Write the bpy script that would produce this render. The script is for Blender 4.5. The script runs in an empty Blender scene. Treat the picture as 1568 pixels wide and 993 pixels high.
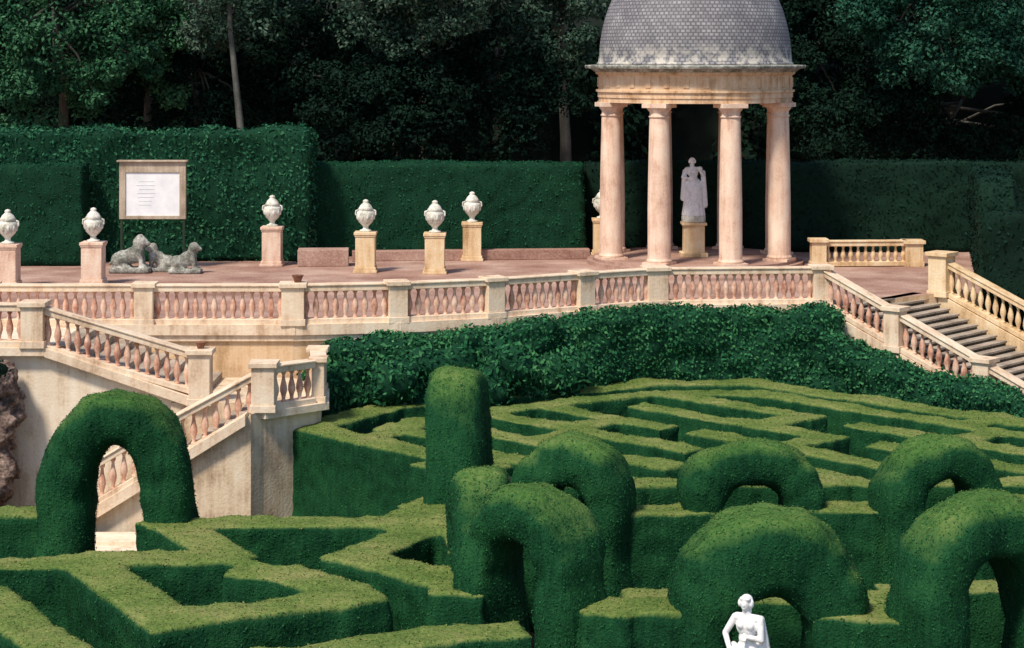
import bpy, bmesh, math, random
import numpy as np
from mathutils import Vector, noise, Matrix
random.seed(7); rng=np.random.default_rng(11)
scene=bpy.context.scene
CAMZ=9.5; F=3000.0
def S(u,v,z):
    """survey: plan position of a point measured on the level z"""
    D=F*(CAMZ-z)/(v-90.0)
    return Vector(((u-784.0)*D/F, D, z))

# ------------------------------------------------------------------ materials
def newmat(name):
    m=bpy.data.materials.new(name); m.use_nodes=True
    nt=m.node_tree; b=nt.nodes['Principled BSDF']
    return m,nt,b
def ramp(nt,stops):
    r=nt.nodes.new('ShaderNodeValToRGB'); e=r.color_ramp.elements
    while len(e)<len(stops): e.new(0.5)
    for i,(p,c) in enumerate(stops):
        e[i].position=p; e[i].color=(c[0],c[1],c[2],1)
    return r
def noi(nt,scale,detail=4,vec=None,rough=.55):
    n=nt.nodes.new('ShaderNodeTexNoise'); n.inputs['Scale'].default_value=scale
    n.inputs['Detail'].default_value=detail; n.inputs['Roughness'].default_value=rough
    if vec is not None: nt.links.new(vec,n.inputs['Vector'])
    return n
def coords(nt,scale=(1,1,1)):
    t=nt.nodes.new('ShaderNodeTexCoord'); m=nt.nodes.new('ShaderNodeMapping')
    m.inputs['Scale'].default_value=scale
    nt.links.new(t.outputs['Object'],m.inputs['Vector']); return m.outputs['Vector']
def math2(nt,op,a,b):
    n=nt.nodes.new('ShaderNodeMath'); n.operation=op
    for i,x in enumerate((a,b)):
        if isinstance(x,(int,float)): n.inputs[i].default_value=x
        else: nt.links.new(x,n.inputs[i])
    return n.outputs[0]
def foliage(name,c1,c2,c3,big=0.9,leaf=True,top=None,streak=False,isl=.26):
    m,nt,b=newmat(name); v=coords(nt)
    n1=noi(nt,big,5,v); n2=noi(nt,14,4,coords(nt,(1,1,.18)) if streak else v)
    f=math2(nt,'ADD',math2(nt,'MULTIPLY',n1.outputs['Fac'],.55),math2(nt,'MULTIPLY',n2.outputs['Fac'],.45))
    if leaf:
        g=nt.nodes.new('ShaderNodeNewGeometry')
        f=math2(nt,'ADD',math2(nt,'MULTIPLY',f,1-isl),math2(nt,'MULTIPLY',g.outputs['Random Per Island'],isl))
    r=ramp(nt,[(.34,c1),(.5,c2),(.70,c3)]); nt.links.new(f,r.inputs['Fac'])
    col=r.outputs['Color']
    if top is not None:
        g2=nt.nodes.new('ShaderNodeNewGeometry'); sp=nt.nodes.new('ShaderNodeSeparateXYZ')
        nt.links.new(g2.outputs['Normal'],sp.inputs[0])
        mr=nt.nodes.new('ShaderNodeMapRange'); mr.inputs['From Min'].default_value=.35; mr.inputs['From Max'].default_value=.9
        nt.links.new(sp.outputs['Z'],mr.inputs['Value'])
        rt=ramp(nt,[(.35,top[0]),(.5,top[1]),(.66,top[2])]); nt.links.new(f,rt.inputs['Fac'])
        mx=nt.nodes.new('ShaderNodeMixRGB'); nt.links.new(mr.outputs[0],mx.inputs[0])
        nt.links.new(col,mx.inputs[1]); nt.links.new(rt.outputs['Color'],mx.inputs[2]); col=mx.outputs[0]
    nt.links.new(col,b.inputs['Base Color'])
    b.inputs['Roughness'].default_value=.8; b.inputs['Specular IOR Level'].default_value=.1
    if not leaf:
        bp=nt.nodes.new('ShaderNodeBump'); bp.inputs['Strength'].default_value=.7; bp.inputs['Distance'].default_value=.05
        n3=noi(nt,26,4,v); nt.links.new(n3.outputs['Fac'],bp.inputs['Height']); nt.links.new(bp.outputs[0],b.inputs['Normal'])
    return m
def stone(name,c1,c2,c3,streak=True,scale=1.5,bump=.3,rough=.85):
    m,nt,b=newmat(name); v=coords(nt,(1,1,1))
    n1=noi(nt,scale,6,v); f=n1.outputs['Fac']
    n2=noi(nt,18,4,v)
    if streak:
        vs=coords(nt,(3.2,3.2,.35)); n3=noi(nt,1.6,6,vs,.65)
        f=math2(nt,'ADD',math2(nt,'MULTIPLY',f,.4),math2(nt,'MULTIPLY',n3.outputs['Fac'],.45))
        f=math2(nt,'ADD',f,math2(nt,'MULTIPLY',n2.outputs['Fac'],.15))
    else:
        f=math2(nt,'ADD',math2(nt,'MULTIPLY',f,.6),math2(nt,'MULTIPLY',n2.outputs['Fac'],.4))
    r=ramp(nt,[(.37,c1),(.49,c2),(.62,c3)]); nt.links.new(f,r.inputs['Fac'])
    nt.links.new(r.outputs['Color'],b.inputs['Base Color'])
    b.inputs['Roughness'].default_value=rough; b.inputs['Specular IOR Level'].default_value=.2
    bp=nt.nodes.new('ShaderNodeBump'); bp.inputs['Strength'].default_value=bump; bp.inputs['Distance'].default_value=.03
    nt.links.new(n2.outputs['Fac'],bp.inputs['Height']); nt.links.new(bp.outputs[0],b.inputs['Normal'])
    return m
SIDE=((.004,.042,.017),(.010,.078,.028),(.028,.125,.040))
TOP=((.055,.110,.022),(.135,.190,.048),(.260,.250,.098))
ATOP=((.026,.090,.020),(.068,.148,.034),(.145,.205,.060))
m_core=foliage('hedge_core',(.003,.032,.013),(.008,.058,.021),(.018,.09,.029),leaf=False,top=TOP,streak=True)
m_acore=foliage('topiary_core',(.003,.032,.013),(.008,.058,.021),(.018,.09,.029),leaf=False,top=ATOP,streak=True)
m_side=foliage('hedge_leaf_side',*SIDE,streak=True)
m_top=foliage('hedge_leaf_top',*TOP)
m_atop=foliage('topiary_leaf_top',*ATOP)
m_wcore=foliage('shrub_core',(.004,.03,.016),(.008,.05,.024),(.014,.075,.03),leaf=False)
m_wleaf=foliage('shrub_leaf',(.005,.050,.022),(.020,.115,.045),(.075,.225,.085),big=.9)
m_hleaf=foliage('high_hedge_leaf',(.004,.040,.022),(.014,.083,.042),(.045,.155,.072),big=.8)
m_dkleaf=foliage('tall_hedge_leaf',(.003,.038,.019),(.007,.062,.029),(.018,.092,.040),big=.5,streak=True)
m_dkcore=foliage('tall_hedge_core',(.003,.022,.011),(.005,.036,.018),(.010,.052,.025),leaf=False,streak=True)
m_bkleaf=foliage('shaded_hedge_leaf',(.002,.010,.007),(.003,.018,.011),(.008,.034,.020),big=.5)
m_t1=foliage('tree_leaf_green',(.006,.042,.020),(.026,.10,.045),(.085,.20,.095),big=.45)
m_t2=foliage('tree_leaf_grey',(.010,.034,.022),(.036,.078,.053),(.12,.165,.115),big=.45)
m_t3=foliage('tree_leaf_teal',(.004,.030,.019),(.014,.066,.040),(.045,.135,.082),big=.45)
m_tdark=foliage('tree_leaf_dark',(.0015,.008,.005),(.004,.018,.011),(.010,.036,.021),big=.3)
m_bark=stone('bark',(.04,.042,.038),(.085,.085,.075),(.15,.15,.135))
m_cream=stone('cream_stone',(.46,.31,.20),(.72,.56,.41),(.81,.69,.54))
m_plaster=stone('white_plaster',(.50,.37,.25),(.77,.64,.49),(.83,.74,.60))
m_beige=stone('beige_plaster',(.36,.25,.16),(.66,.52,.37),(.78,.67,.52))
m_ochre=stone('ochre_plaster',(.42,.26,.13),(.66,.46,.28),(.75,.59,.41))
m_pink=stone('pink_baluster',(.30,.11,.075),(.60,.35,.25),(.78,.60,.48),scale=4)
m_pinkfl=stone('terracotta_paving',(.24,.13,.10),(.36,.22,.175),(.50,.35,.285),streak=False,scale=.8)
m_urn=stone('urn_stone',(.34,.34,.28),(.62,.61,.53),(.80,.79,.73),streak=False,scale=5)
m_weath=stone('weathered_stone',(.09,.10,.085),(.23,.23,.20),(.50,.50,.46),streak=False,scale=3)
m_ped=stone('pedestal_stone',(.40,.25,.12),(.67,.48,.28),(.78,.65,.45))
m_col=stone('column_stone',(.46,.28,.20),(.71,.51,.39),(.80,.67,.54))
m_ent=stone('entablature_stone',(.36,.21,.11),(.67,.45,.28),(.78,.62,.45),scale=2.4)
m_marble=stone('white_marble',(.62,.62,.62),(.80,.80,.80),(.86,.86,.86),streak=False,scale=6,bump=.1,rough=.6)
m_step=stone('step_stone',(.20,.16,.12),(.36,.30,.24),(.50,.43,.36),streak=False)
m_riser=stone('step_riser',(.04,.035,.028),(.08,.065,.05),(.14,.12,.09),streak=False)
m_ground=stone('gravel_ground',(.03,.028,.016),(.055,.048,.028),(.09,.075,.045),streak=False)
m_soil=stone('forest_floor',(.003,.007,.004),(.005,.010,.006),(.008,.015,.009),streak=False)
m_rock=stone('rockwork_stone',(.03,.03,.03),(.13,.085,.07),(.32,.24,.20),streak=False,scale=5,bump=.9)
m_terra=stone('terracotta',(.12,.05,.03),(.2,.09,.06),(.3,.15,.1),streak=False)
m_wood=stone('weathered_wood',(.24,.18,.12),(.40,.32,.24),(.55,.46,.36))
m_post=stone('dark_post',(.015,.03,.02),(.025,.04,.025),(.04,.05,.035))
m_panel,nt,b=newmat('notice_panel'); v=coords(nt); n=noi(nt,3,4,v); r=ramp(nt,[(.35,(.74,.75,.78)),(.7,(.88,.88,.89))])
nt.links.new(n.outputs['Fac'],r.inputs['Fac']); nt.links.new(r.outputs['Color'],b.inputs['Base Color']); b.inputs['Roughness'].default_value=.6
m_ink,nt,b=newmat('printed_map'); b.inputs['Base Color'].default_value=(.66,.68,.72,1)
# dome scales
m_dome,nt,b=newmat('dome_tiles')
tc=nt.nodes.new('ShaderNodeTexCoord'); sp=nt.nodes.new('ShaderNodeSeparateXYZ'); nt.links.new(tc.outputs['Object'],sp.inputs[0])
an=math2(nt,'ARCTAN2',sp.outputs['Y'],sp.outputs['X'])
cb=nt.nodes.new('ShaderNodeCombineXYZ'); nt.links.new(math2(nt,'MULTIPLY',an,15.0),cb.inputs[0]); nt.links.new(math2(nt,'MULTIPLY',sp.outputs['Z'],8.0),cb.inputs[1])
bk=nt.nodes.new('ShaderNodeTexBrick'); bk.inputs['Scale'].default_value=1.0; bk.inputs['Brick Width'].default_value=.8; bk.inputs['Row Height'].default_value=.8
bk.inputs['Mortar Size'].default_value=.12; bk.inputs['Color1'].default_value=(.34,.33,.35,1); bk.inputs['Color2'].default_value=(.22,.215,.235,1); bk.inputs['Mortar'].default_value=(.13,.13,.14,1)
nt.links.new(cb.outputs[0],bk.inputs['Vector'])
n=noi(nt,1.8,6,tc.outputs['Object'],.7); r=ramp(nt,[(.38,(.7,.7,.72)),(.6,(1,1,1)),(.72,(1.5,1.48,1.45))]); nt.links.new(n.outputs['Fac'],r.inputs['Fac'])
mx=nt.nodes.new('ShaderNodeMixRGB'); mx.blend_type='MULTIPLY'; mx.inputs[0].default_value=1; nt.links.new(bk.outputs['Color'],mx.inputs[1]); nt.links.new(r.outputs['Color'],mx.inputs[2])
n=noi(nt,3.4,5,tc.outputs['Object'],.6); mr=nt.nodes.new('ShaderNodeMapRange'); mr.inputs['From Min'].default_value=.66; mr.inputs['From Max'].default_value=.1; nt.links.new(sp.outputs['Z'],mr.inputs['Value'])
rr=ramp(nt,[(.46,(0,0,0)),(.58,(1,1,1))]); nt.links.new(n.outputs['Fac'],rr.inputs['Fac'])
fac=math2(nt,'MULTIPLY',math2(nt,'MULTIPLY',mr.outputs[0],rr.outputs['Color']),.8)
m2=nt.nodes.new('ShaderNodeMixRGB'); nt.links.new(fac,m2.inputs[0]); nt.links.new(mx.outputs[0],m2.inputs[1]); m2.inputs[2].default_value=(.62,.58,.50,1)
nt.links.new(m2.outputs[0],b.inputs['Base Color']); b.inputs['Roughness'].default_value=.7
bp=nt.nodes.new('ShaderNodeBump'); bp.inputs['Strength'].default_value=.6; bp.inputs['Distance'].default_value=.03; bp.invert=True
nt.links.new(bk.outputs['Fac'],bp.inputs['Height']); nt.links.new(bp.outputs[0],b.inputs['Normal'])

# ------------------------------------------------------------------ mesh helpers
class MB:
    def __init__(s): s.v=[]; s.f=[]; s.m=[]; s.sm=[]
    def add(s,vs,fs,mat=0,smooth=False):
        o=len(s.v); s.v+= [tuple(p) for p in vs]
        for f in fs: s.f.append([i+o for i in f]); s.m.append(mat); s.sm.append(smooth)
    def bar(s,p,q,w,z0p,z1p,z0q,z1q,mat=0,ext=0.0):
        p=Vector((p[0],p[1])); q=Vector((q[0],q[1])); d=(q-p).normalized(); n=Vector((-d.y,d.x))*w/2
        p=p-d*ext; q=q+d*ext
        vs=[(p.x-n.x,p.y-n.y,z0p),(q.x-n.x,q.y-n.y,z0q),(q.x+n.x,q.y+n.y,z0q),(p.x+n.x,p.y+n.y,z0p),
            (p.x-n.x,p.y-n.y,z1p),(q.x-n.x,q.y-n.y,z1q),(q.x+n.x,q.y+n.y,z1q),(p.x+n.x,p.y+n.y,z1p)]
        s.add(vs,[(0,3,2,1),(4,5,6,7),(0,1,5,4),(1,2,6,5),(2,3,7,6),(3,0,4,7)],mat)
    def box(s,c,sx,sy,z0,z1,mat=0,ang=0.0):
        d=Vector((math.cos(ang),math.sin(ang)))*sx/2; c=Vector((c[0],c[1]))
        s.bar(c-d,c+d,sy,z0,z1,z0,z1,mat)
    def lathe(s,c,prof,seg=16,mat=0,smooth=True):
        vs=[];fs=[]
        for r,z in prof:
            for i in range(seg):
                a=2*math.pi*i/seg; vs.append((c[0]+r*math.cos(a),c[1]+r*math.sin(a),c[2]+z))
        for k in range(len(prof)-1):
            for i in range(seg):
                j=(i+1)%seg; fs.append((k*seg+i,k*seg+j,(k+1)*seg+j,(k+1)*seg+i))
        fs.append(tuple(reversed(range(seg)))); o=(len(prof)-1)*seg; fs.append(tuple(range(o,o+seg)))
        s.add(vs,fs,mat,smooth)
    def tube(s,pts,rad,seg=10,mat=0):
        vs=[];fs=[]; n=len(pts)
        pts=[Vector(p) for p in pts]
        for k in range(n):
            d=(pts[min(k+1,n-1)]-pts[max(k-1,0)]).normalized()
            a=d.orthogonal().normalized() if k==0 else (a-d*a.dot(d)).normalized()
            b2=d.cross(a)
            for i in range(seg):
                t=2*math.pi*i/seg; vs.append(pts[k]+(a*math.cos(t)+b2*math.sin(t))*rad[k])
        for k in range(n-1):
            for i in range(seg):
                j=(i+1)%seg; fs.append((k*seg+i,k*seg+j,(k+1)*seg+j,(k+1)*seg+i))
        fs.append(tuple(reversed(range(seg)))); o=(n-1)*seg; fs.append(tuple(range(o,o+seg)))
        s.add(vs,fs,mat,True)
    def ell(s,c,r,mat=0,seg=16,rings=10,rot=None):
        vs=[];fs=[]
        for k in range(1,rings):
            ph=math.pi*k/rings
            for i in range(seg):
                t=2*math.pi*i/seg; p=Vector((r[0]*math.sin(ph)*math.cos(t),r[1]*math.sin(ph)*math.sin(t),r[2]*math.cos(ph)))
                if rot: p=rot@p
                vs.append(Vector(c)+p)
        tp=Vector((0,0,r[2])); 
        if rot: tp=rot@tp
        vs.append(Vector(c)+tp); vs.append(Vector(c)-tp); T=len(vs)-2; B=T+1
        for k in range(rings-2):
            for i in range(seg):
                j=(i+1)%seg; fs.append((k*seg+i,(k+1)*seg+i,(k+1)*seg+j,k*seg+j))
        for i in range(seg):
            j=(i+1)%seg; fs.append((T,i,j)); o=(rings-2)*seg; fs.append((B,o+j,o+i))
        s.add(vs,fs,mat,True)
    def mesh(s,name,mats):
        me=bpy.data.meshes.new(name); me.from_pydata(s.v,[],s.f)
        for m in mats: me.materials.append(m)
        me.polygons.foreach_set('material_index',s.m); me.polygons.foreach_set('use_smooth',s.sm)
        bm=bmesh.new(); bm.from_mesh(me); bmesh.ops.recalc_face_normals(bm,faces=bm.faces); bm.to_mesh(me); bm.free()
        me.update(); return me
    def obj(s,name,mats,parent=None,bevel=0):
        o=bpy.data.objects.new(name,s.mesh(name,mats)); scene.collection.objects.link(o)
        if parent: o.parent=parent
        if bevel:
            b=o.modifiers.new('bevel','BEVEL'); b.width=bevel; b.segments=2; b.limit_method='ANGLE'
        return o
def empty(name,loc=(0,0,0)):
    o=bpy.data.objects.new(name,None); o.location=loc; scene.collection.objects.link(o); return o
def remeshed(me,voxel,name,smooth=0):
    o=bpy.data.objects.new('tmp',me); scene.collection.objects.link(o)
    m=o.modifiers.new('r','REMESH'); m.mode='VOXEL'; m.voxel_size=voxel; m.use_smooth_shade=True
    if smooth:
        k=o.modifiers.new('s','SMOOTH'); k.iterations=smooth; k.factor=.5
    dg=bpy.context.evaluated_depsgraph_get(); ev=o.evaluated_get(dg)
    new=bpy.data.meshes.new_from_object(ev,depsgraph=dg); new.name=name
    mats=list(me.materials); bpy.data.objects.remove(o)
    new.materials.clear()
    for x in mats: new.materials.append(x)
    return new
def displace(me,amp,sc,amp2=0,sc2=1):
    n=len(me.vertices); co=np.empty(n*3); me.vertices.foreach_get('co',co); co=co.reshape(-1,3)
    no=np.empty(n*3); me.vertices.foreach_get('normal',no); no=no.reshape(-1,3)
    d=np.array([amp*noise.noise(Vector(c)*sc)+(amp2*noise.noise(Vector(c)*sc2) if amp2 else 0) for c in co.tolist()])
    co=co+no*d[:,None]; me.vertices.foreach_set('co',co.reshape(-1)); me.update()
def leafmesh(name,P,N,size,mats,midx=None,tilt=.7,lift=.03,aspect=.5):
    n=len(P)
    def unit(a): return a/np.maximum(np.linalg.norm(a,axis=1,keepdims=True),1e-6)
    Nn=unit(N+tilt*rng.normal(size=(n,3))*.6); R=rng.normal(size=(n,3))
    T=unit(np.cross(Nn,R)); B=np.cross(Nn,T)
    s=size*rng.uniform(.6,1.3,size=(n,1))*.5
    C=P+N*(rng.uniform(-.3,1,size=(n,1))*lift)
    V=np.stack([C-T*s,C+B*s*aspect,C+T*s,C-B*s*aspect],axis=1).reshape(-1,3)
    me=bpy.data.meshes.new(name)
    me.vertices.add(4*n); me.vertices.foreach_set('co',V.astype(np.float32).reshape(-1))
    me.loops.add(4*n); me.loops.foreach_set('vertex_index',np.arange(4*n,dtype=np.int32))
    me.polygons.add(n); me.polygons.foreach_set('loop_start',np.arange(0,4*n,4,dtype=np.int32))
    for m in mats: me.materials.append(m)
    if midx is not None: me.polygons.foreach_set('material_index',midx.astype(np.int32))
    me.update(calc_edges=True); me.validate()
    return me
def surf_sample(me,count):
    n=len(me.polygons)
    c=np.empty(n*3); me.polygons.foreach_get('center',c); c=c.reshape(-1,3)
    no=np.empty(n*3); me.polygons.foreach_get('normal',no); no=no.reshape(-1,3)
    a=np.empty(n); me.polygons.foreach_get('area',a)
    idx=rng.choice(n,size=count,p=a/a.sum()); P=c[idx].copy(); N=no[idx]
    e=np.sqrt(a[idx])[:,None]; J=rng.uniform(-.6,.6,size=(count,3))*e; J-=N*(J*N).sum(1,keepdims=True)
    return P+J,N,a.sum()
def clad(core_me,name,dens,size,mats,tilt=.7,lift=.03,parent=None,topcut=.6,aspect=.5,zmin=None):
    o=bpy.data.objects.new(name,core_me); scene.collection.objects.link(o)
    a=sum(p.area for p in core_me.polygons)
    P,N,_=surf_sample(core_me,int(a*dens))
    keep=N[:,2]>-.95
    if zmin is not None: keep&=P[:,2]>zmin
    P=P[keep];N=N[keep]
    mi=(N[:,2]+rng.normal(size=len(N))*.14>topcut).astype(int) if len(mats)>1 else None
    lm=leafmesh(name+'_leaves',P,N,size,mats,mi,tilt,lift,aspect)
    lo=bpy.data.objects.new('leaves',lm); scene.collection.objects.link(lo); lo.parent=o
    return o

# ------------------------------------------------------------------ arches
arches=[]   # (centre xy, angle, opening half width, thickness)
def arch(c,ang,wo,wi,ztop,zin,thick,zs=2.1,nm='topiary_arch'):
    c=Vector((c[0],c[1])); arches.append((c,ang,wi,thick))
    U=Vector((math.cos(ang),math.sin(ang),0)); V=Vector((-U.y,U.x,0))
    outer=[];inner=[];N=44
    zi=min(zs,zin-.45)
    for z in np.linspace(0,zs,12)[:-1]:
        outer.append((-wo,z)); inner.append((-wi,z*zi/zs))
    for i in range(N+1):
        t=math.pi-math.pi*i/N; ex=.9
        cx=math.copysign(abs(math.cos(t))**ex,math.cos(t)); sz=abs(math.sin(t))**ex
        outer.append((wo*cx,zs+(ztop-zs)*sz)); inner.append((wi*cx,zi+(zin-zi)*sz))
    for z in np.linspace(0,zs,12)[:-1][::-1]:
        outer.append((wo,z)); inner.append((wi,z*zi/zs))
    vs=[];fs=[];K=20
    for (ox,oz),(ix,iz) in zip(outer,inner):
        mxx,mz=(ox+ix)/2,(oz+iz)/2; hx,hz=(ox-ix)/2,(oz-iz)/2
        for k in range(K):
            t=2*math.pi*k/K; e=.62
            a=math.copysign(abs(math.cos(t))**e,math.cos(t)); b2=math.copysign(abs(math.sin(t))**e,math.sin(t))
            p=Vector((c.x,c.y,0))+U*(mxx+hx*a)+V*(thick/2*b2); p.z=mz+hz*a; vs.append(p)
    n=len(outer)
    for i in range(n-1):
        for k in range(K):
            j=(k+1)%K; fs.append((i*K+k,i*K+j,(i+1)*K+j,(i+1)*K+k))
    fs.append(tuple(range(K))); fs.append(tuple(range((n-1)*K,n*K)))
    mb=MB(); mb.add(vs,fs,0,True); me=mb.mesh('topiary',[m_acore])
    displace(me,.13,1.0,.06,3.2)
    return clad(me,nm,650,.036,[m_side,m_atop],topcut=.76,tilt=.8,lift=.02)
arch(S(183,785,2),-.03,1.28,.44,3.95,3.20,1.2)
arch((-.93,34.0),math.radians(84),1.15,.40,4.12,3.1,.98)
arch((-.50,29.4),math.radians(96),.95,.35,3.34,2.7,.82)
arch((1.05,32.6),math.radians(-28),.98,.36,3.22,2.45,1.0)
arch((4.05,33.0),math.radians(2),1.20,.50,3.08,2.36,1.05)
arch((7.15,33.0),math.radians(18),1.12,.44,3.12,2.40,1.05)
arch((.26,27.6),math.radians(-38),1.06,.40,3.42,2.68,1.15)
arch((3.50,26.9),math.radians(0),1.32,.50,3.30,2.15,1.2)
arch((6.45,26.6),math.radians(22),1.35,.5,3.55,2.75,1.15)

# ------------------------------------------------------------------ maze hedge
W0=.80; W1=.64
mz=MB()
def hedge_line(pts,w=W0,zt=2.0,mb=mz):
    for a,b in zip(pts[:-1],pts[1:]):
        a=Vector((a[0],a[1])); b=Vector((b[0],b[1])); d=b-a; L=d.length; d.normalize()
        a2=a-d*w*.5; L2=L+w; n=max(2,int(L2/.04)); runs=[];cur=None
        for i in range(n+1):
            p=a2+d*(L2*i/n); ins=False
            for c,ang,wi,th in arches:
                U=Vector((math.cos(ang),math.sin(ang))); q=p-c
                if abs(q.dot(U))<wi+.12 and abs(q.x*-U.y+q.y*U.x)<th*.5+.55: ins=True
            if not ins:
                if cur is None: cur=[i,i]
                cur[1]=i
            elif cur: runs.append(cur);cur=None
        if cur: runs.append(cur)
        for r0,r1 in runs:
            if r1-r0>6: mb.bar(a2+d*(L2*r0/n),a2+d*(L2*r1/n),w,0,zt,0,zt)
def px(l): return [S(u,v,2.0) for u,v in l]
for l in [
 [(478,652),(600,619),(750,604),(900,594),(1000,585),(1150,585),(1300,606),(1568,646),(1760,676)],
 [(478,652),(560,672),(700,700)],
 [(-80,781),(130,781)],[(225,790),(262,797),(345,846)],[(-80,860),(345,851)],
 [(265,797),(600,797),(655,772),(700,764)],
 [(690,795),(640,808),(545,850),(700,890)],
 [(140,864),(258,948),(540,911),(445,876),(392,872)],
 [(-60,888),(70,975),(170,1060)],
 [(370,1010),(690,968),(760,962)],
 ]: hedge_line(px(l))
for l in [[(600,655),(700,668)],[(560,672),(640,645)]]: hedge_line(px(l),W1)
hedge_line([(-1.0,37.3),(-.95,34.0),(-.7,31.5),(-.55,29.4),(-.75,27.9)],.85)
hedge_line([(-1.0,36.8),(-.5,36.2)])
def SD(s,d): return (s-d,d)
ring=[(-2.2,40.0),(-.4,41.9),(1.4,43.0),(3.2,44.1),(5.5,44.0)]
hedge_line(ring[:2],W1); hedge_line(ring[1:],W1)
for s_,d0,d1 in [(49.5,44.0,35.5),(47.4,44.0,41.2),(47.4,40.2,34.9),(45.3,42.4,39.0),(45.3,38.0,34.9),(43.2,42.4,40.2),(43.2,39.3,34.9),(41.1,41.4,37.8),(41.1,36.8,34.7),(39.0,40.2,36.2),(36.9,38.0,34.7)]:
    hedge_line([SD(s_,d0),SD(s_,d1)],W1)
def cross(s0,s1,d0):
    x=s0-d0; k=(s1-s0)/2; hedge_line([(x,d0),(x+k,d0+k)],W1)
for a in [(39.0,41.1,38.6),(43.2,45.3,38.0),(45.3,47.4,40.2),(47.4,49.5,38.6),(36.9,39,36.0),(41.1,43.2,39.9),(34.9,36.9,36.4),(49.5,51.4,40.2)]: cross(*a)
hedge_line([(2.2,34.7),(5.6,34.8)],W1); hedge_line([(6.6,34.8),(14,34.9)],W1)
hedge_line([(-.75,34.9),(.9,34.9)],W1)
hedge_line([(-.3,33.3),(1.05,32.6),(2.3,32.7)],.85); hedge_line([(2.3,32.7),(4.05,33.0),(5.6,32.9)],.85); hedge_line([(5.6,32.9),(7.15,33.0),(9,33.5),(13,33.6)],.85)
hedge_line([(-.85,28.4),(.30,27.6),(1.4,26.95),(3.5,26.9),(5.1,26.6),(6.45,26.6),(8.5,27.4),(12,27.4)],.9)
hedge_line([(9,27.4),(9.5,33)],.85)
hedge_line([(2.0,29.2),(5.2,29.2)],.7,1.5); hedge_line([(5.9,29.6),(7.9,29.9)],.7,1.5)
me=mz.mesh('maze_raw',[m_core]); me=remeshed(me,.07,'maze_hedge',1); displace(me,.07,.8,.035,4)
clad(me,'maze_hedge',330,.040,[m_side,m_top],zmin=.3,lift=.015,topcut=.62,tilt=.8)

# ------------------------------------------------------------------ terrace plan
ZT=3.55; RH=.90
T=[S(-260,436,4.45),S(-20,436,4.45),S(222,436,4.45),S(449,436,4.45),S(608,433,4.45),S(755,427,4.45),S(893,418,4.45),S(1004,411,4.45),S(1257,409,4.45)]
d=Vector((.75,-.66)).normalized(); nrm=Vector((-d.y,d.x))
near0=Vector((T[-1].x,T[-1].y)); far0=Vector((10.9,49.7))
g=MB(); g.add([(-400,-100,0),(400,-100,0),(400,700,0),(-400,700,0)],[(0,1,2,3)],0); g.obj('ground',[m_ground])
front=[(p.x,p.y-.12) for p in T]
out=[(-80,front[0][1])]+front+[(near0.x+.3,near0.y-.1),(far0.x,far0.y),(80,far0.y),(80,150),(-80,150)]
tb=MB(); n=len(out); vs=[(x,y,0.004) for x,y in out]+[(x,y,ZT) for x,y in out]
tb.add(vs,[tuple(range(n,2*n))],0); tb.add(vs,[(i,(i+1)%n,(i+1)%n+n,i+n) for i in range(n)],1)
tb.obj('terrace',[m_pinkfl,m_ochre])
cw=MB()
for i,(a,b) in enumerate(zip(T[:-1],T[1:])):
    q=.003*(i%2)
    cw.bar(a,b,.50-q*2,ZT-.20-q,ZT+.03+q,ZT-.20-q,ZT+.03+q,0,ext=.07); cw.bar(a,b,.38-q*2,ZT-.34-q,ZT-.20,ZT-.34-q,ZT-.20,0,ext=.05)
cw.obj('terrace_cornice',[m_cream])

BAL=[(.045,0),(.06,.0),(.06,.03),(.035,.05),(.045,.12),(.075,.22),(.07,.30),(.04,.42),(.03,.50),(.035,.53),(.055,.55),(.055,.60)]
def panel(mb,a,b,za,zb,h=RH,trim=.18):
    a=Vector((a[0],a[1]));b=Vector((b[0],b[1]));L=(b-a).length;dd=(b-a)/L; sl=(zb-za)/L
    a=a+dd*trim;b=b-dd*trim; za,zb=za+sl*trim,zb-sl*trim; L-=2*trim
    if L<.2: return
    mb.bar(a,b,.30,za+.02,za+.14,zb+.02,zb+.14,0)
    mb.bar(a,b,.28,za+h-.15,za+h-.03,zb+h-.15,zb+h-.03,0)
    mb.bar(a,b,.34,za+h-.03,za+h+.01,zb+h-.03,zb+h+.01,0)
    k=max(2,int(L/.2)); s=(h-.29)/.60
    for i in range(k):
        t=(i+.5)/k; p=a+(b-a)*t; z=za+(zb-za)*t
        mb.lathe((p.x,p.y,z+.12),[(r*1.05,zz*(s+.06)) for r,zz in BAL],8,1)
def post(mb,p,z,h=RH,w=.40,ang=0,base=0):
    mb.box(p,w+.06,w+.06,z-base,z+.15,0,ang); mb.box(p,w,w,z+.15,z+h-.05,0,ang)
    mb.box(p,w+.12,w+.12,z+h-.05,z+h+.05,0,ang)
def ang(a,b): return math.atan2(b[1]-a[1],b[0]-a[0])
ub=MB()
for i,(a,b) in enumerate(zip(T[:-1],T[1:])): panel(ub,a,b,ZT,ZT)
for i,p in enumerate(T): post(ub,p,ZT,w=.50 if i in(3,7) else .42,ang=ang(T[max(0,i-1)],T[min(len(T)-1,i+1)]))
ub.obj('stone_balustrade',[m_cream,m_pink],bevel=.012)

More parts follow.
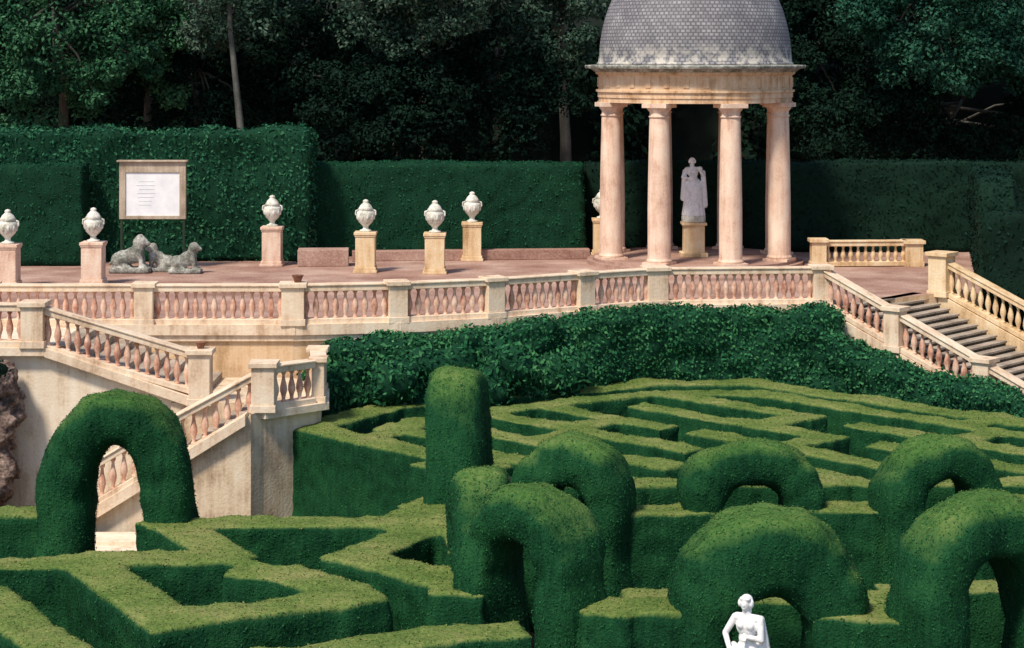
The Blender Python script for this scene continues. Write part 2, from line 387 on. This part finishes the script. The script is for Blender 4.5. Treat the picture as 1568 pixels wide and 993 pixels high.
# ------------------------------------------------------------------ right staircase
rs=empty('stone_staircase')
stp=MB(); rise=.11; going=.2588
for i in range(34):
    s0=.45+going*i; zt=ZT-rise*i
    if zt<.1: break
    a=near0+d*s0+nrm*.1; b2=near0+d*s0+nrm*3.6
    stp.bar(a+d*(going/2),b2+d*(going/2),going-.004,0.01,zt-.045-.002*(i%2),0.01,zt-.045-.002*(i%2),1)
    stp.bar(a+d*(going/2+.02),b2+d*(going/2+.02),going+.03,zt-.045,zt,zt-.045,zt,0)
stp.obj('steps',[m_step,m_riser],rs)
sl=.425
nb=MB(); pts=[0,2.05,4.35,6.6,8.2]
zz=lambda s:ZT-sl*s
for a,b2 in zip(pts[:-1],pts[1:]): panel(nb,near0+d*a,near0+d*b2,zz(a),zz(b2))
for s in pts[1:]: post(nb,near0+d*s,zz(s)-.08,h=1.02,ang=math.atan2(d.y,d.x))
nb.bar(near0,near0+d*8.4,.36,0,ZT-.0,0,zz(8.4)+.02,0)
nb.obj('near_balustrade',[m_cream,m_pink],rs,bevel=.01)
fb=MB(); pts=[0,3.0,6.0]
for a,b2 in zip(pts[:-1],pts[1:]): panel(fb,far0+d*a,far0+d*b2,zz(a),zz(b2))
for s in pts: post(fb,far0+d*s,zz(s)-.08,h=1.08,w=.5,ang=math.atan2(d.y,d.x))
fb.bar(far0,far0+d*6.4,.36,0,ZT,0,zz(6.4),0)
fb.obj('far_balustrade',[m_ped,m_ped],rs,bevel=.01)
bb=MB(); A=Vector((8.75,56.0));B=Vector((11.5,56.2))
panel(bb,A,B,ZT,ZT,h=.74); post(bb,A,ZT,h=.76,w=.42); post(bb,B,ZT,h=.70,w=.5)
bb.obj('stone_balustrade',[m_ped,m_ped],bevel=.01)

# ------------------------------------------------------------------ left double staircase
ls=empty('stone_staircase')
yf=40.4; x1=-9.55; x2=-6.42; ZL=2.42
b1=MB()
b1.add([(-20,yf,0),(x1,yf,0),(x2-.2,yf,0),(x2-.2,43.6,0),(-20,43.6,0),(-20,yf,ZT-.02),(x1,yf,ZT-.02),(x2-.2,yf,ZL+.0),(x2-.2,43.6,ZL),(x1,43.6,ZT-.02),(-20,43.6,ZT-.02)],
       [(0,1,6,5),(1,2,7,6),(2,3,8,7),(5,6,9,10),(6,7,8,9),(0,5,10,4)],0)
b1.obj('upper_flight_wall',[m_plaster],ls)
b1s=MB()
for i in range(8):
    xa=x1+(x2-x1)*i/8; xb=x1+(x2-x1)*(i+1)/8; z=ZT-(ZT-ZL)*(i)/8
    b1s.bar((xa,42.0),(xb,42.0),2.8,.2,z,.2,z,0)
b1s.obj('upper_flight_steps',[m_step],ls)
b2m=MB()
panel(b2m,(-20,yf),(-12.6,yf),ZT,ZT); panel(b2m,(-12.6,yf),(-9.85,yf),ZT,ZT)
panel(b2m,(-9.85,yf),(x2,yf),ZT-.0,ZL+.1)
post(b2m,(-12.6,yf),ZT); post(b2m,(-9.85,yf),ZT,w=.46); post(b2m,(x2,yf),ZL-.05,h=1.10,w=.44)
b2m.bar((-20,yf-.03),(-9.6,yf-.03),.36,ZT-.16,ZT+.02,ZT-.16,ZT+.02,0)
b2m.bar((-9.6,yf-.03),(x2-.1,yf-.03),.36,ZT-.18,ZT+.02,ZL-.1,ZL+.11,0)
b2m.obj('upper_flight_balustrade',[m_cream,m_pink],ls,bevel=.012)
L1=Vector((-4.98,39.35));L2=Vector((-3.98,40.3));L3=Vector((-4.25,43.45)); yl=39.0; xs=-5.2; xe=-9.05
lm=MB()
out=[(xs,yl),(L1.x,L1.y-.05),(L2.x+.05,L2.y),(L3.x+.05,L3.y),(x2-.6,43.5),(x2-.6,40.3),(xs,40.3)]
n=len(out); vs=[(x,y,.004) for x,y in out]+[(x,y,ZL) for x,y in out]
lm.add(vs,[tuple(range(n,2*n))]+[(i,(i+1)%n,(i+1)%n+n,i+n) for i in range(n)],0)
out=[(xs,yl),(xe,yl),(xe,40.38),(xs,40.38)]; zt=[ZL-.02,.02,.02,ZL-.02]
vs=[(x,y,.006) for x,y in out]+[(x,y,z) for (x,y),z in zip(out,zt)]
lm.add(vs,[(4,5,6,7)]+[(i,(i+1)%4,(i+1)%4+4,i+4) for i in range(4)],0)
lm.obj('lower_flight_wall',[m_beige],ls)
st=MB()
for i in range(15):
    xa=xs+(xe-xs)*i/15; xb=xs+(xe-xs)*(i+1)/15; z=ZL-(ZL)*(i)/15+.01
    st.bar((xa,39.75),(xb,39.75),1.2,max(.01,z-.4),z,max(.01,z-.4),z,0)
st.obj('lower_flight_steps',[m_step],ls)
lb=MB()
rz=lambda x: ZL+.02+(x-xs)*.60
panel(lb,L1,(-7.3,yl),ZL-.02,rz(-7.3)); panel(lb,(-7.3,yl),(-8.8,yl),rz(-7.3),rz(-8.8),trim=.1)
post(lb,L1,ZL,h=.95,w=.46); post(lb,(-7.3,yl),rz(-7.3)-.1,h=1.05,w=.34); post(lb,(-8.9,yl),rz(-8.9)-.1,h=1.1,w=.42,base=.2)
L3b=Vector((-4.13,41.7))
panel(lb,L1,L2,ZL,ZL); panel(lb,L2,L3b,ZL,ZL); post(lb,L2,ZL,w=.26,h=.9); post(lb,L3b,ZL,w=.34,h=.9)
lb.bar((L1.x-.3,yl-.03),(-8.9,yl-.03),.36,ZL-.2,ZL+.03,rz(-8.9)-.25,rz(-8.9)+.03,0)
lb.bar(L1,L2,.42,ZL-.13,ZL+.03,ZL-.13,ZL+.03,0,ext=.12); lb.bar(L2,L3,.42,ZL-.133,ZL+.027,ZL-.133,ZL+.027,0,ext=.1)
lb.obj('lower_flight_balustrade',[m_cream,m_pink],ls,bevel=.012)
sf=MB()
sf.box((-8.0,38.3),2.4,.75,.004,.16); sf.box((-8.0,37.75),2.7,.35,.004,.08)
sf.obj('bottom_steps',[m_plaster],ls,bevel=.02)
def pot(x,y,z,s=1):
    p=MB(); p.lathe((x,y,z),[(.09*s,0),(.12*s,.1*s),(.16*s,.18*s),(.17*s,.2*s),(.14*s,.2*s),(.12*s,.15*s)],14); p.obj('terracotta_pot',[m_terra])
pot(x2,yf,ZL+1.10,.7); pot(T[3].x+.1,T[3].y,ZT+RH+.05,.8)
rk=MB()
for i in range(80):
    t=i/79; z=.3+2.9*t; xx_=-11.7+ (1.75-.3*t)*random.random()
    r=random.uniform(.12,.26); rk.ell((xx_,39.75+random.uniform(-.3,.3),z),(r*1.3,r,r),0,12,8)
rk.bar((-12.2,39.9),(-10.4,39.9),.6,0,3.1,0,3.1)
me=rk.mesh('rockwork',[m_rock]); me=remeshed(me,.05,'rockwork'); displace(me,.12,4,.07,11)
o=bpy.data.objects.new('rockwork',me); scene.collection.objects.link(o)
iv=MB()
for i in range(14): iv.ell((-10.9+random.uniform(-.9,.6),39.55+random.uniform(-.25,.25),3.15+random.uniform(-.2,.25)),(.24,.24,.2),0,10,7)
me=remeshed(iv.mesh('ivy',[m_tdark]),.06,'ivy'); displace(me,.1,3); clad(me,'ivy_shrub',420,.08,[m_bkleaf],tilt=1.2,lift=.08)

# ------------------------------------------------------------------ bank hedge below terrace
bk=MB()
def bar_h(mb,a,b,w,za,zb): mb.bar(a,b,w,0,za,0,zb,0,ext=w*.35)
pl=[(-3.75,43.05,3.2),(-2.6,43.55,3.25),(-.43,44.1,3.4),(1.68,45.45,3.5),(3.5,46.45,3.52),(7.5,46.75,3.5)]
for a,b2 in zip(pl[:-1],pl[1:]): bar_h(bk,a,b2,.95,a[2],b2[2])
n0=near0-nrm*.75
sp_=[(0,3.42),(1.2,2.75),(3.5,2.2),(8,1.9)]
for (s0,z0),(s1,z1) in zip(sp_[:-1],sp_[1:]): bar_h(bk,n0+d*s0,n0+d*s1,.95,z0,z1)
me=bk.mesh('bank',[m_wcore]); me=remeshed(me,.09,'bank_hedge',2); displace(me,.24,.9,.12,3)
clad(me,'bank_hedge',330,.095,[m_wleaf],tilt=1.2,lift=.09,zmin=.9,aspect=.6)
for (x,y,z,r) in [(-3.7,42.5,2.45,.75),(-2.7,42.9,2.5,.8),(-1.7,43.3,2.4,.85),(-.2,43.6,2.5,.7),(.9,44.2,2.6,.8)]:
    sb=MB()
    for k in range(7): sb.ell((x+random.uniform(-.5,.5),y+random.uniform(-.3,.3),z+random.uniform(-.45,.35)),(r*.6,r*.5,r*.55),0,12,8)
    sb.tube([(x,y,0),(x,y,z)],[.12,.08],8)
    me=remeshed(sb.mesh('sh',[m_wcore]),.09,'shrub'); displace(me,.15,2); clad(me,'laurel_shrub',190,.15,[m_wleaf],tilt=1.4,lift=.14,zmin=.9,aspect=.45)

# ------------------------------------------------------------------ tall back hedges
def tall(name,a,b,w,z1,dens=100,size=.11,amp=.12,leafm=m_dkleaf,lift=.05,z0=None):
    z0=ZT-.02 if z0 is None else z0
    h=MB(); h.bar(a,b,w,z0,z1,z0,z1); me=remeshed(h.mesh('h',[m_dkcore if leafm is not m_bkleaf else m_tdark]),.14,name,1); displace(me,amp,.7,.06,3)
    return clad(me,name,dens,size,[leafm],tilt=.9,lift=lift)
tall('tall_clipped_hedge',(-22,58.2),(-6.0,58.2),1.6,7.35,leafm=m_hleaf,amp=.25,size=.13,lift=.09,dens=120)
tall('tall_clipped_hedge',(-22,56.6),(-12.3,56.6),1.0,6.45,amp=.05,dens=90,size=.09,lift=.03)
tall('tall_clipped_hedge',(-6.6,59.4),(2.2,59.6),1.2,6.35,amp=.05,dens=100,size=.09,lift=.03)
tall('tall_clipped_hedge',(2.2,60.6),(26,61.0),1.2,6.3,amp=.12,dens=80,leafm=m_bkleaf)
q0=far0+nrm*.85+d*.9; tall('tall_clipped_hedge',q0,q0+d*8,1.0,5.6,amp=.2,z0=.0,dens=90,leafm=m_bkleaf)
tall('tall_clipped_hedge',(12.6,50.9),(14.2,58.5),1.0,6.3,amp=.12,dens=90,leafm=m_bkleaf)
lw=MB(); lw.bar((-6.15,56.3),(-4.7,56.4),.7,ZT,ZT+.48,ZT,ZT+.48); lw.bar((-4.7,57.6),(2.3,58.3),.4,ZT,ZT+.30,ZT,ZT+.30)
lw.obj('low_wall',[m_pinkfl],bevel=.02)

# ------------------------------------------------------------------ urns on pedestals
URN=[(.10,0),(.17,.0),(.17,.05),(.09,.08),(.07,.14),(.10,.19),(.20,.30),(.25,.45),(.255,.56),(.24,.62),(.19,.645),(.20,.67),(.22,.70),(.18,.76),(.15,.82),(.09,.88),(.07,.91),(.09,.94),(.06,.98),(.01,1.0)]
for u,v in [(12,440),(143,436),(417,407),(560,417),(666,419),(723,399),(922,392)]:
    p=S(u,v,ZT); m=MB(); x,y=p.x,p.y
    m.box((x,y),.66,.66,ZT,ZT+.08); m.box((x,y),.60,.60,ZT+.08,ZT+.16); m.box((x,y),.54,.54,ZT+.16,ZT+1.0)
    m.box((x,y),.58,.58,ZT+1.0,ZT+1.05); m.box((x,y),.62,.62,ZT+1.05,ZT+1.13)
    o=empty('urn_on_pedestal'); m.obj('pedestal',[m_ped if u>450 else m_col],o,bevel=.012)
    q=MB(); q.lathe((x,y,ZT+1.13),[(r*.98,z*.9) for r,z in URN],24)
    for k in range(10):
        a=2*math.pi*k/10; q.ell((x+.22*math.cos(a),y+.22*math.sin(a),ZT+1.13+.42),(.045,.045,.10),0,8,6)
    for sx in(-1,1): q.tube([(x+sx*.2,y,ZT+1.13+.6),(x+sx*.27,y,ZT+1.13+.58),(x+sx*.28,y,ZT+1.13+.48),(x+sx*.22,y,ZT+1.13+.42)],[.025]*4,8)
    q.obj('urn',[m_urn],o)

# ------------------------------------------------------------------ notice board
y=55.4; x=(234-784)*y/F
nbd=empty('notice_board'); zc=CAMZ-(292-90)*y/F; w=1.88; h=1.62
k=MB()
for sx in(-1,1): k.box((x+sx*(w/2-.06),y),.07,.07,ZT,zc-h/2,1)
for sx in(-1,1): k.box((x+sx*(w/2-.09),y),.18,.12,zc-h/2,zc+h/2,0)
k.box((x,y),w-.36,.12,zc-h/2,zc-h/2+.10,0); k.box((x,y),w-.36,.12,zc+h/2-.30,zc+h/2,0); k.box((x,y-.02),w+.12,.24,zc+h/2,zc+h/2+.05,0)
k.obj('frame',[m_wood,m_post],nbd,bevel=.01)
k=MB(); k.box((x,y),w-.36,.05,zc-h/2+.10,zc+h/2-.30,0); k.obj('panel',[m_panel],nbd)
k=MB()
for i in range(7):
    k.box((x-.2+random.uniform(-.03,.03),y-.029),.5+random.uniform(-.15,.1),.004,zc+.25-.11*i,zc+.262-.11*i)
k.obj('printed_text',[m_ink],nbd)

# ------------------------------------------------------------------ carved stone lions group
def lion(x,y,z,s,f):
    m=MB(); P=lambda a,b,c:(x+a*f*s,y+b*s,z+c*s)
    E=lambda c,r:m.ell(P(*c),tuple(q*s for q in r),0,14,9)
    m.box((x,y),1.15*s,.55*s,z,z+.16*s)
    E((-.22,0,.42),(.34,.20,.24)); E((.05,0,.50),(.28,.19,.26)); E((.22,0,.62),(.20,.20,.28))
    E((.28,0,.90),(.20,.19,.22)); E((.40,0,.90),(.13,.11,.12)); E((.50,0,.86),(.09,.08,.07))
    for sy in(-1,1):
        E((.30,sy*.11,1.06),(.05,.04,.06))
        m.tube([P(.26,sy*.13,.60),P(.33,sy*.14,.38),P(.34,sy*.14,.2)],[.10*s,.075*s,.06*s],10); E((.40,sy*.14,.20),(.11,.065,.06))
        E((-.34,sy*.15,.36),(.20,.11,.20)); m.tube([P(-.30,sy*.18,.26),P(-.12,sy*.19,.22)],[.07*s,.055*s],8); E((-.08,sy*.19,.20),(.10,.06,.05))
    m.tube([P(-.5,0,.35),P(-.62,.05,.25),P(-.55,.2,.22),P(-.35,.26,.22)],[.045*s,.035*s,.03*s,.04*s],8)
    me=remeshed(m.mesh('lion',[m_weath]),.03,'lion',1); displace(me,.03,5)
    o=bpy.data.objects.new('carved_stone_lion',me); scene.collection.objects.link(o)
for u,v,s,f in [(200,418,.95,1),(245,416,.72,-1),(284,419,.78,1)]:
    p=S(u,v,ZT); lion(p.x,p.y,ZT,s,f)

# ------------------------------------------------------------------ statues
def cap(mb,a,b,ra,rb): 
    a=Vector(a);b=Vector(b); mb.tube([a,(a+b)/2,b],[ra,(ra+rb)/2*1.03,rb],12); mb.ell(a,(ra,ra,ra),0,12,8); mb.ell(b,(rb,rb,rb),0,12,8)
def statue(name,x,y,z,draped,mat,mirror=1,scale=1.0,child=None):
    mb=MB(); M=mirror
    P=lambda a,b,c:(a*M,b,c)
    if draped:
        prof=[(.34,0),(.33,.06),(.30,.3),(.28,.6),(.26,.85),(.21,1.0),(.16,1.08)]
        mb.lathe((0,0,0),prof,24)
        for k in range(13):
            a=2*math.pi*k/13+.2; cap(mb,(.31*math.cos(a),.31*math.sin(a),.02),(.19*math.cos(a+.25),.18*math.sin(a+.25),.98),.046,.028)
        cap(mb,P(.2,-.05,.95),P(-.17,-.10,.62),.08,.07); cap(mb,P(.28,-.02,1.28),P(.33,.03,.30),.07,.10); cap(mb,P(-.26,.02,1.3),P(-.30,.05,.5),.07,.09)
    else:
        cap(mb,P(.09,0,.92),P(.10,-.02,.50),.095,.062); cap(mb,P(.10,-.02,.50),P(.09,.03,.08),.062,.04)
        cap(mb,P(-.09,0,.90),P(-.15,-.12,.50),.092,.06); cap(mb,P(-.15,-.12,.50),P(-.13,.02,.10),.06,.038)
        mb.ell(P(.09,-.05,.04),(.05,.13,.045)); mb.ell(P(-.13,-.05,.04),(.05,.13,.045))
        cap(mb,P(-.24,.02,.05),P(-.22,.04,.95),.09,.06)
        for k in range(6): cap(mb,P(-.2+.06*k,-.07,.93),P(-.22+.045*k,-.09,.55),.045,.03)
        cap(mb,P(.15,.06,1.36),P(.22,.08,.9),.06,.09); cap(mb,P(.22,.08,.9),P(.22,.08,.4),.09,.07)
    mb.ell(P(0,0,.96),(.165,.12,.13)); mb.ell(P(-.01,0,1.10),(.13,.10,.14)); mb.ell(P(-.02,0,1.27),(.165,.115,.16)); 
    for s2 in (-1,1): mb.ell(P(-.02+s2*.065,-.09,1.29),(.055,.05,.055))
    cap(mb,P(-.17,0,1.38),P(.13,0,1.38),.06,.06)
    hx=-.04 if draped else -.05
    cap(mb,P(-.02,0,1.38),P(hx,-.01,1.50),.058,.052)
    hz=0 if draped else -.02
    for c,r in [((0,-.02,1.60),(.072,.09,.108)),((0,.03,1.63),(.092,.09,.09)),((0,.12,1.57),(.055,.055,.055)),((0,.06,1.49),(.07,.045,.09)),((0,-.108,1.59),(.013,.02,.024)),((0,-.09,1.545),(.026,.022,.018)),((.03,-.055,1.675),(.05,.045,.03)),((-.03,-.055,1.675),(.05,.045,.03)),((.085,-.005,1.60),(.03,.05,.06)),((-.085,-.005,1.60),(.03,.05,.06))]:
        mb.ell(P(hx+c[0],c[1],c[2]+hz),r)
    if draped:
        cap(mb,P(.19,0,1.37),P(.30,-.04,1.12),.06,.05); cap(mb,P(.30,-.04,1.12),P(.20,-.14,1.32),.05,.035); hand=P(.19,-.16,1.35)
        cap(mb,P(-.21,0,1.37),P(-.32,.0,1.13),.06,.05); cap(mb,P(-.32,0,1.13),P(-.16,-.15,1.10),.05,.035); h2=P(-.14,-.17,1.10)
        mb.ell(P(.18,-.17,1.40),(.07,.05,.06)); mb.ell(P(-.05,-.16,1.12),(.10,.06,.08))
    else:
        cap(mb,P(-.20,0,1.37),P(-.33,-.02,1.13),.054,.044); cap(mb,P(-.33,-.02,1.13),P(-.22,-.13,.92),.044,.032); h2=P(-.20,-.14,.90)
        cap(mb,P(.16,0,1.37),P(.21,-.08,1.12),.054,.044); cap(mb,P(.21,-.08,1.12),P(.02,-.16,1.16),.044,.032); hand=P(-.01,-.17,1.17)
    for hh in(hand,h2):
        mb.ell(hh,(.035,.022,.045))
        for k in range(5): cap(mb,(hh[0]+(k-2)*.014,hh[1]-.01,hh[2]-.02),(hh[0]+(k-2)*.017,hh[1]-.035,hh[2]-.07+abs(k-2)*.008),.009,.007)
    me=mb.mesh('s',[mat]); me=remeshed(me,.012,name,1)
    o=bpy.data.objects.new(name,me); scene.collection.objects.link(o); o.location=(x,y,z); o.scale=(scale,)*3
    return o
px_=3.03; py_=25.4
se=empty('garden_statue')
k=MB(); k.box((px_,py_),.62,.62,0.0,.12); k.box((px_,py_),.5,.5,.12,.86); k.box((px_,py_),.6,.6,.86,.97); k.obj('pedestal',[m_cream],se,bevel=.012)
o=statue('figure',px_,py_,.97,False,m_marble,mirror=1,scale=.93); o.parent=se; o.rotation_euler=(0,math.radians(2),math.radians(-24))

# ------------------------------------------------------------------ pavilion
pc=Vector(((1064-784)*57.2/F,57.2,0)); pv=empty('domed_pavilion')
zE=8.24
m=MB(); m.lathe((pc.x,pc.y,ZT),[(0.01,0.0),(3.15,0.0),(3.15,.10),(2.98,.10),(2.98,.18),(.01,.18)],64,0,False); m.obj('stylobate',[m_pinkfl],pv)
m=MB(); view=math.atan2(-pc.y,-pc.x)
for k in range(8):
    a=view+math.radians(22.5+45*k); cx=pc.x+2.6*math.cos(a); cy=pc.y+2.6*math.sin(a); z0=ZT+.18
    H=zE-z0
    m.box((cx,cy),.74,.74,z0,z0+.07,0,a)
    m.lathe((cx,cy,z0+.07),[(.35,0),(.365,.03),(.35,.07),(.33,.09),(.325,.12),(.325,H*.33),(.31,H*.55),(.275,H-.49),(.27,H-.47),(.30,H-.46),(.30,H-.42),(.27,H-.41),(.27,H-.31),(.33,H-.24),(.35,H-.19),(.35,H-.18)],28)
    m.box((cx,cy),.74,.74,zE-.12,zE,0,a)
m.obj('columns',[m_col],pv)
m=MB()
R=2.84
m.lathe((pc.x,pc.y,zE),[(2.25,.0),(R-.03,.0),(R-.03,.14),(R,.14),(R,.30),(R+.05,.30),(R+.05,.36),(R-.02,.37),(R-.02,.78),(R+.06,.82),(R+.06,.88),(2.25,.88)],72,0,False)
for k in range(32):
    a=2*math.pi*k/32+.02; c=(pc.x+(R-.02)*math.cos(a),pc.y+(R-.02)*math.sin(a))
    m.box(c,.05,.16,zE+.44,zE+.72,0,a)
m.obj('entablature',[m_ent],pv)
m=MB(); zc=zE+.88
m.lathe((pc.x,pc.y,zc),[(2.0,0),(R+.10,0),(R+.20,.08),(R+.36,.10),(R+.38,.16),(R+.36,.19),(2.5,.22)],72,0,False); m.obj('cornice',[m_weath],pv)
m=MB(); zb=zc+.2; prof=[(2.86,0),(2.86,.05),(2.82,.08)]
for i in range(1,30):
    t=math.pi/2*i/30; prof.append((2.80*math.cos(t)**.92,.08+3.5*math.sin(t)))
prof+= [(.16,3.6),(.10,3.75),(.2,3.9),(.2,4.05),(.05,4.3)]
m.lathe((0,0,0),prof,64); dm=m.obj('dome',[m_dome],pv); dm.location=(pc.x,pc.y,zb)
m=MB(); m.lathe((pc.x,pc.y,zE+.86),[(2.7,0),(2.7,.02),(.01,.3)],48); m.obj('ceiling',[m_ent],pv)
sp0=(1062-784)*57.2/F
m=MB(); z0=ZT+.18; m.box((sp0,57.2),.78,.78,z0,z0+.12); m.box((sp0,57.2),.60,.60,z0+.12,z0+.92); m.box((sp0,57.2),.72,.72,z0+.92,z0+1.0); m.lathe((sp0,57.2,z0+1.0),[(.33,0),(.35,.03),(.35,.17),(.31,.2)],24,1)
go=empty('pavilion_statue'); m.obj('pedestal',[m_ped,m_urn],go,bevel=.012)
o=statue('figure',sp0,57.2,z0+1.2,True,m_marble,scale=.98); o.parent=go

# ------------------------------------------------------------------ trees
def tree(name,x,y,crown,leafm,n_clump=70,leaf=.16,per=420,base=ZT,trunk=.20,lean=0,rlo=.4,rhi=.95):
    cx,cy,cz,rx,ry,rz=crown
    e=empty(name); t=MB(); top=Vector((cx,cy,cz))
    pts=[Vector((x,y,base-.1)),Vector((x+lean*.3,y,base+(cz-base)*.4)),Vector((x+(cx-x)*.7,y,base+(cz-base)*.8)),top+Vector((0,0,rz*.5))]
    t.tube(pts,[trunk*1.25,trunk,trunk*.7,trunk*.25],12)
    C=[];R=[]
    for k in range(n_clump):
        while True:
            p=np.array([random.uniform(-1,1) for _ in range(3)]); l=np.linalg.norm(p)
            if .45<l<1: break
        nz=1+.35*noise.noise(Vector(p*2)+Vector((x,y,0)))
        C.append((cx+p[0]*rx*nz,cy+p[1]*ry*nz,cz+p[2]*rz*nz)); R.append(random.uniform(rlo,rhi))
    for k in range(0,n_clump,7):
        s0=pts[2].lerp(pts[3],random.random()*.8)
        q=Vector(C[k]); mid=s0.lerp(q,.5)+Vector((0,0,.35)); t.tube([s0,mid,q],[trunk*.32,trunk*.18,.03],7)
    t.obj('trunk_and_limbs',[m_bark],e)
    C=np.array(C);R=np.array(R); idx=np.repeat(np.arange(n_clump),per)
    dirs=rng.normal(size=(len(idx),3)); dirs/=np.linalg.norm(dirs,axis=1,keepdims=True)
    rad=R[idx]*rng.uniform(.25,1,size=len(idx))**.5*(1+.35*np.sin(dirs[:,0]*5+idx)*np.cos(dirs[:,2]*4+idx))
    P=C[idx]+dirs*rad[:,None]*np.array([1,1,.72]); 
    nn=dirs+np.array([0,0,.5])
    lm=leafmesh(name+'_crown',P,nn,leaf,[leafm],None,1.1,.02,.5)
    lo=bpy.data.objects.new('crown',lm); scene.collection.objects.link(lo); lo.parent=e
xx=lambda u,D:(u-784)*D/F
tree('broadleaf_tree',xx(90,66),66.5,(xx(75,64),64,10.4,3.6,1.8,3.2),m_t1,95,.16)
tree('broadleaf_tree',xx(215,66),67.5,(xx(215,66),66,10.4,1.9,1.6,2.8),m_t1,38)
tree('broadleaf_tree',xx(368,63),63.2,(xx(350,64),64,12.4,2.0,1.6,2.8),m_t2,45,trunk=.12)
tree('holm_oak',xx(650,68),68.0,(xx(645,64),63.5,12.3,2.9,1.8,2.5),m_t2,85,.15)
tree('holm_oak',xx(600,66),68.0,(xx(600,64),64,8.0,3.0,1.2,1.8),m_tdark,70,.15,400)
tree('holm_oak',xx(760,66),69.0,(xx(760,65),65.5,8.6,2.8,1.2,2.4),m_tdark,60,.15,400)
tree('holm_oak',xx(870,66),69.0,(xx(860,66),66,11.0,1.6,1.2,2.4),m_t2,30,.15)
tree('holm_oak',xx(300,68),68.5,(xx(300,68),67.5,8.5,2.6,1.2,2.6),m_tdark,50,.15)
tree('broadleaf_tree',xx(1430,68),68.5,(xx(1430,65),64.5,11.1,3.2,1.9,2.9),m_t3,90,.16)
tree('broadleaf_tree',xx(1600,66),68,(xx(1600,66),66,10.4,2.4,1.8,3.0),m_t3,44)
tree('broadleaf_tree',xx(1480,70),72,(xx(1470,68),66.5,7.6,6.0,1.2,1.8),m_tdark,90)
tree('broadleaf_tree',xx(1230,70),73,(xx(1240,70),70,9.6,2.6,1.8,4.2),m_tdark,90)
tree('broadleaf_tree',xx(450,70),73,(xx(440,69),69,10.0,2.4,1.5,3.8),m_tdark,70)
tree('broadleaf_tree',xx(-120,64),67,(xx(-130,64),65,10.2,3.5,2,3.5),m_t1,50)
tree('broadleaf_tree',xx(1800,66),68,(xx(1800,66),67,10.5,3.5,2,3.5),m_t3,50)
hb=MB(); nx=60; ny=20; vs=[];fs=[]
for j in range(ny):
    for i in range(nx):
        X=-90+180*i/(nx-1); t=j/(ny-1); Y=74+46*t; Z=ZT-.1+ 22*(t**.55) + 1.2*noise.noise(Vector((X*.12,Y*.1,0)))*(t>0)
        vs.append((X,Y,Z))
for j in range(ny-1):
    for i in range(nx-1): fs.append((j*nx+i,j*nx+i+1,(j+1)*nx+i+1,(j+1)*nx+i))
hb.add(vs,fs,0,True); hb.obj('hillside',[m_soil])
K=360; C=[];R=[]
for k in range(K):
    Y=rng.uniform(70.5,77); X=rng.uniform(-30,30); Z=rng.uniform(4,17); C.append((X,Y,Z)); R.append(rng.uniform(.9,1.9))
C=np.array(C);R=np.array(R); idx=np.repeat(np.arange(K),380)
dirs=rng.normal(size=(len(idx),3)); dirs/=np.linalg.norm(dirs,axis=1,keepdims=True)
P=C[idx]+dirs*(R[idx]*rng.uniform(.4,1,size=len(idx)))[:,None]
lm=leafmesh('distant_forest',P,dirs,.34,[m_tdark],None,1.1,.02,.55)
o=bpy.data.objects.new('distant_forest',lm); scene.collection.objects.link(o)

# ------------------------------------------------------------------ light, sky, camera
el=math.radians(54); az=math.radians(214)   # from +Y clockwise
sd=Vector((math.sin(az)*math.cos(el),math.cos(az)*math.cos(el),math.sin(el)))
w=bpy.data.worlds.new('World'); scene.world=w; w.use_nodes=True; nt=w.node_tree
sky=nt.nodes.new('ShaderNodeTexSky'); sky.sky_type='NISHITA'; sky.sun_disc=False; sky.sun_elevation=el; sky.sun_rotation=az
bg=nt.nodes['Background']; nt.links.new(sky.outputs[0],bg.inputs['Color']); bg.inputs['Strength'].default_value=.145
L=bpy.data.lights.new('sun','SUN'); L.energy=4.4; L.angle=math.radians(9); L.color=(1,.89,.74)
lo=bpy.data.objects.new('sun',L); lo.rotation_euler=(-sd).to_track_quat('-Z','Y').to_euler(); scene.collection.objects.link(lo)
cam=bpy.data.cameras.new('camera'); co=bpy.data.objects.new('camera',cam); scene.collection.objects.link(co)
co.location=(0,0,CAMZ); co.rotation_euler=(math.radians(90),0,0); cam.sensor_width=36; cam.lens=36*F/1568; cam.shift_y=-(496.5-90)/1568; cam.clip_end=1500
scene.camera=co
scene.view_settings.view_transform='Standard'; scene.view_settings.look='None'; scene.view_settings.exposure=0
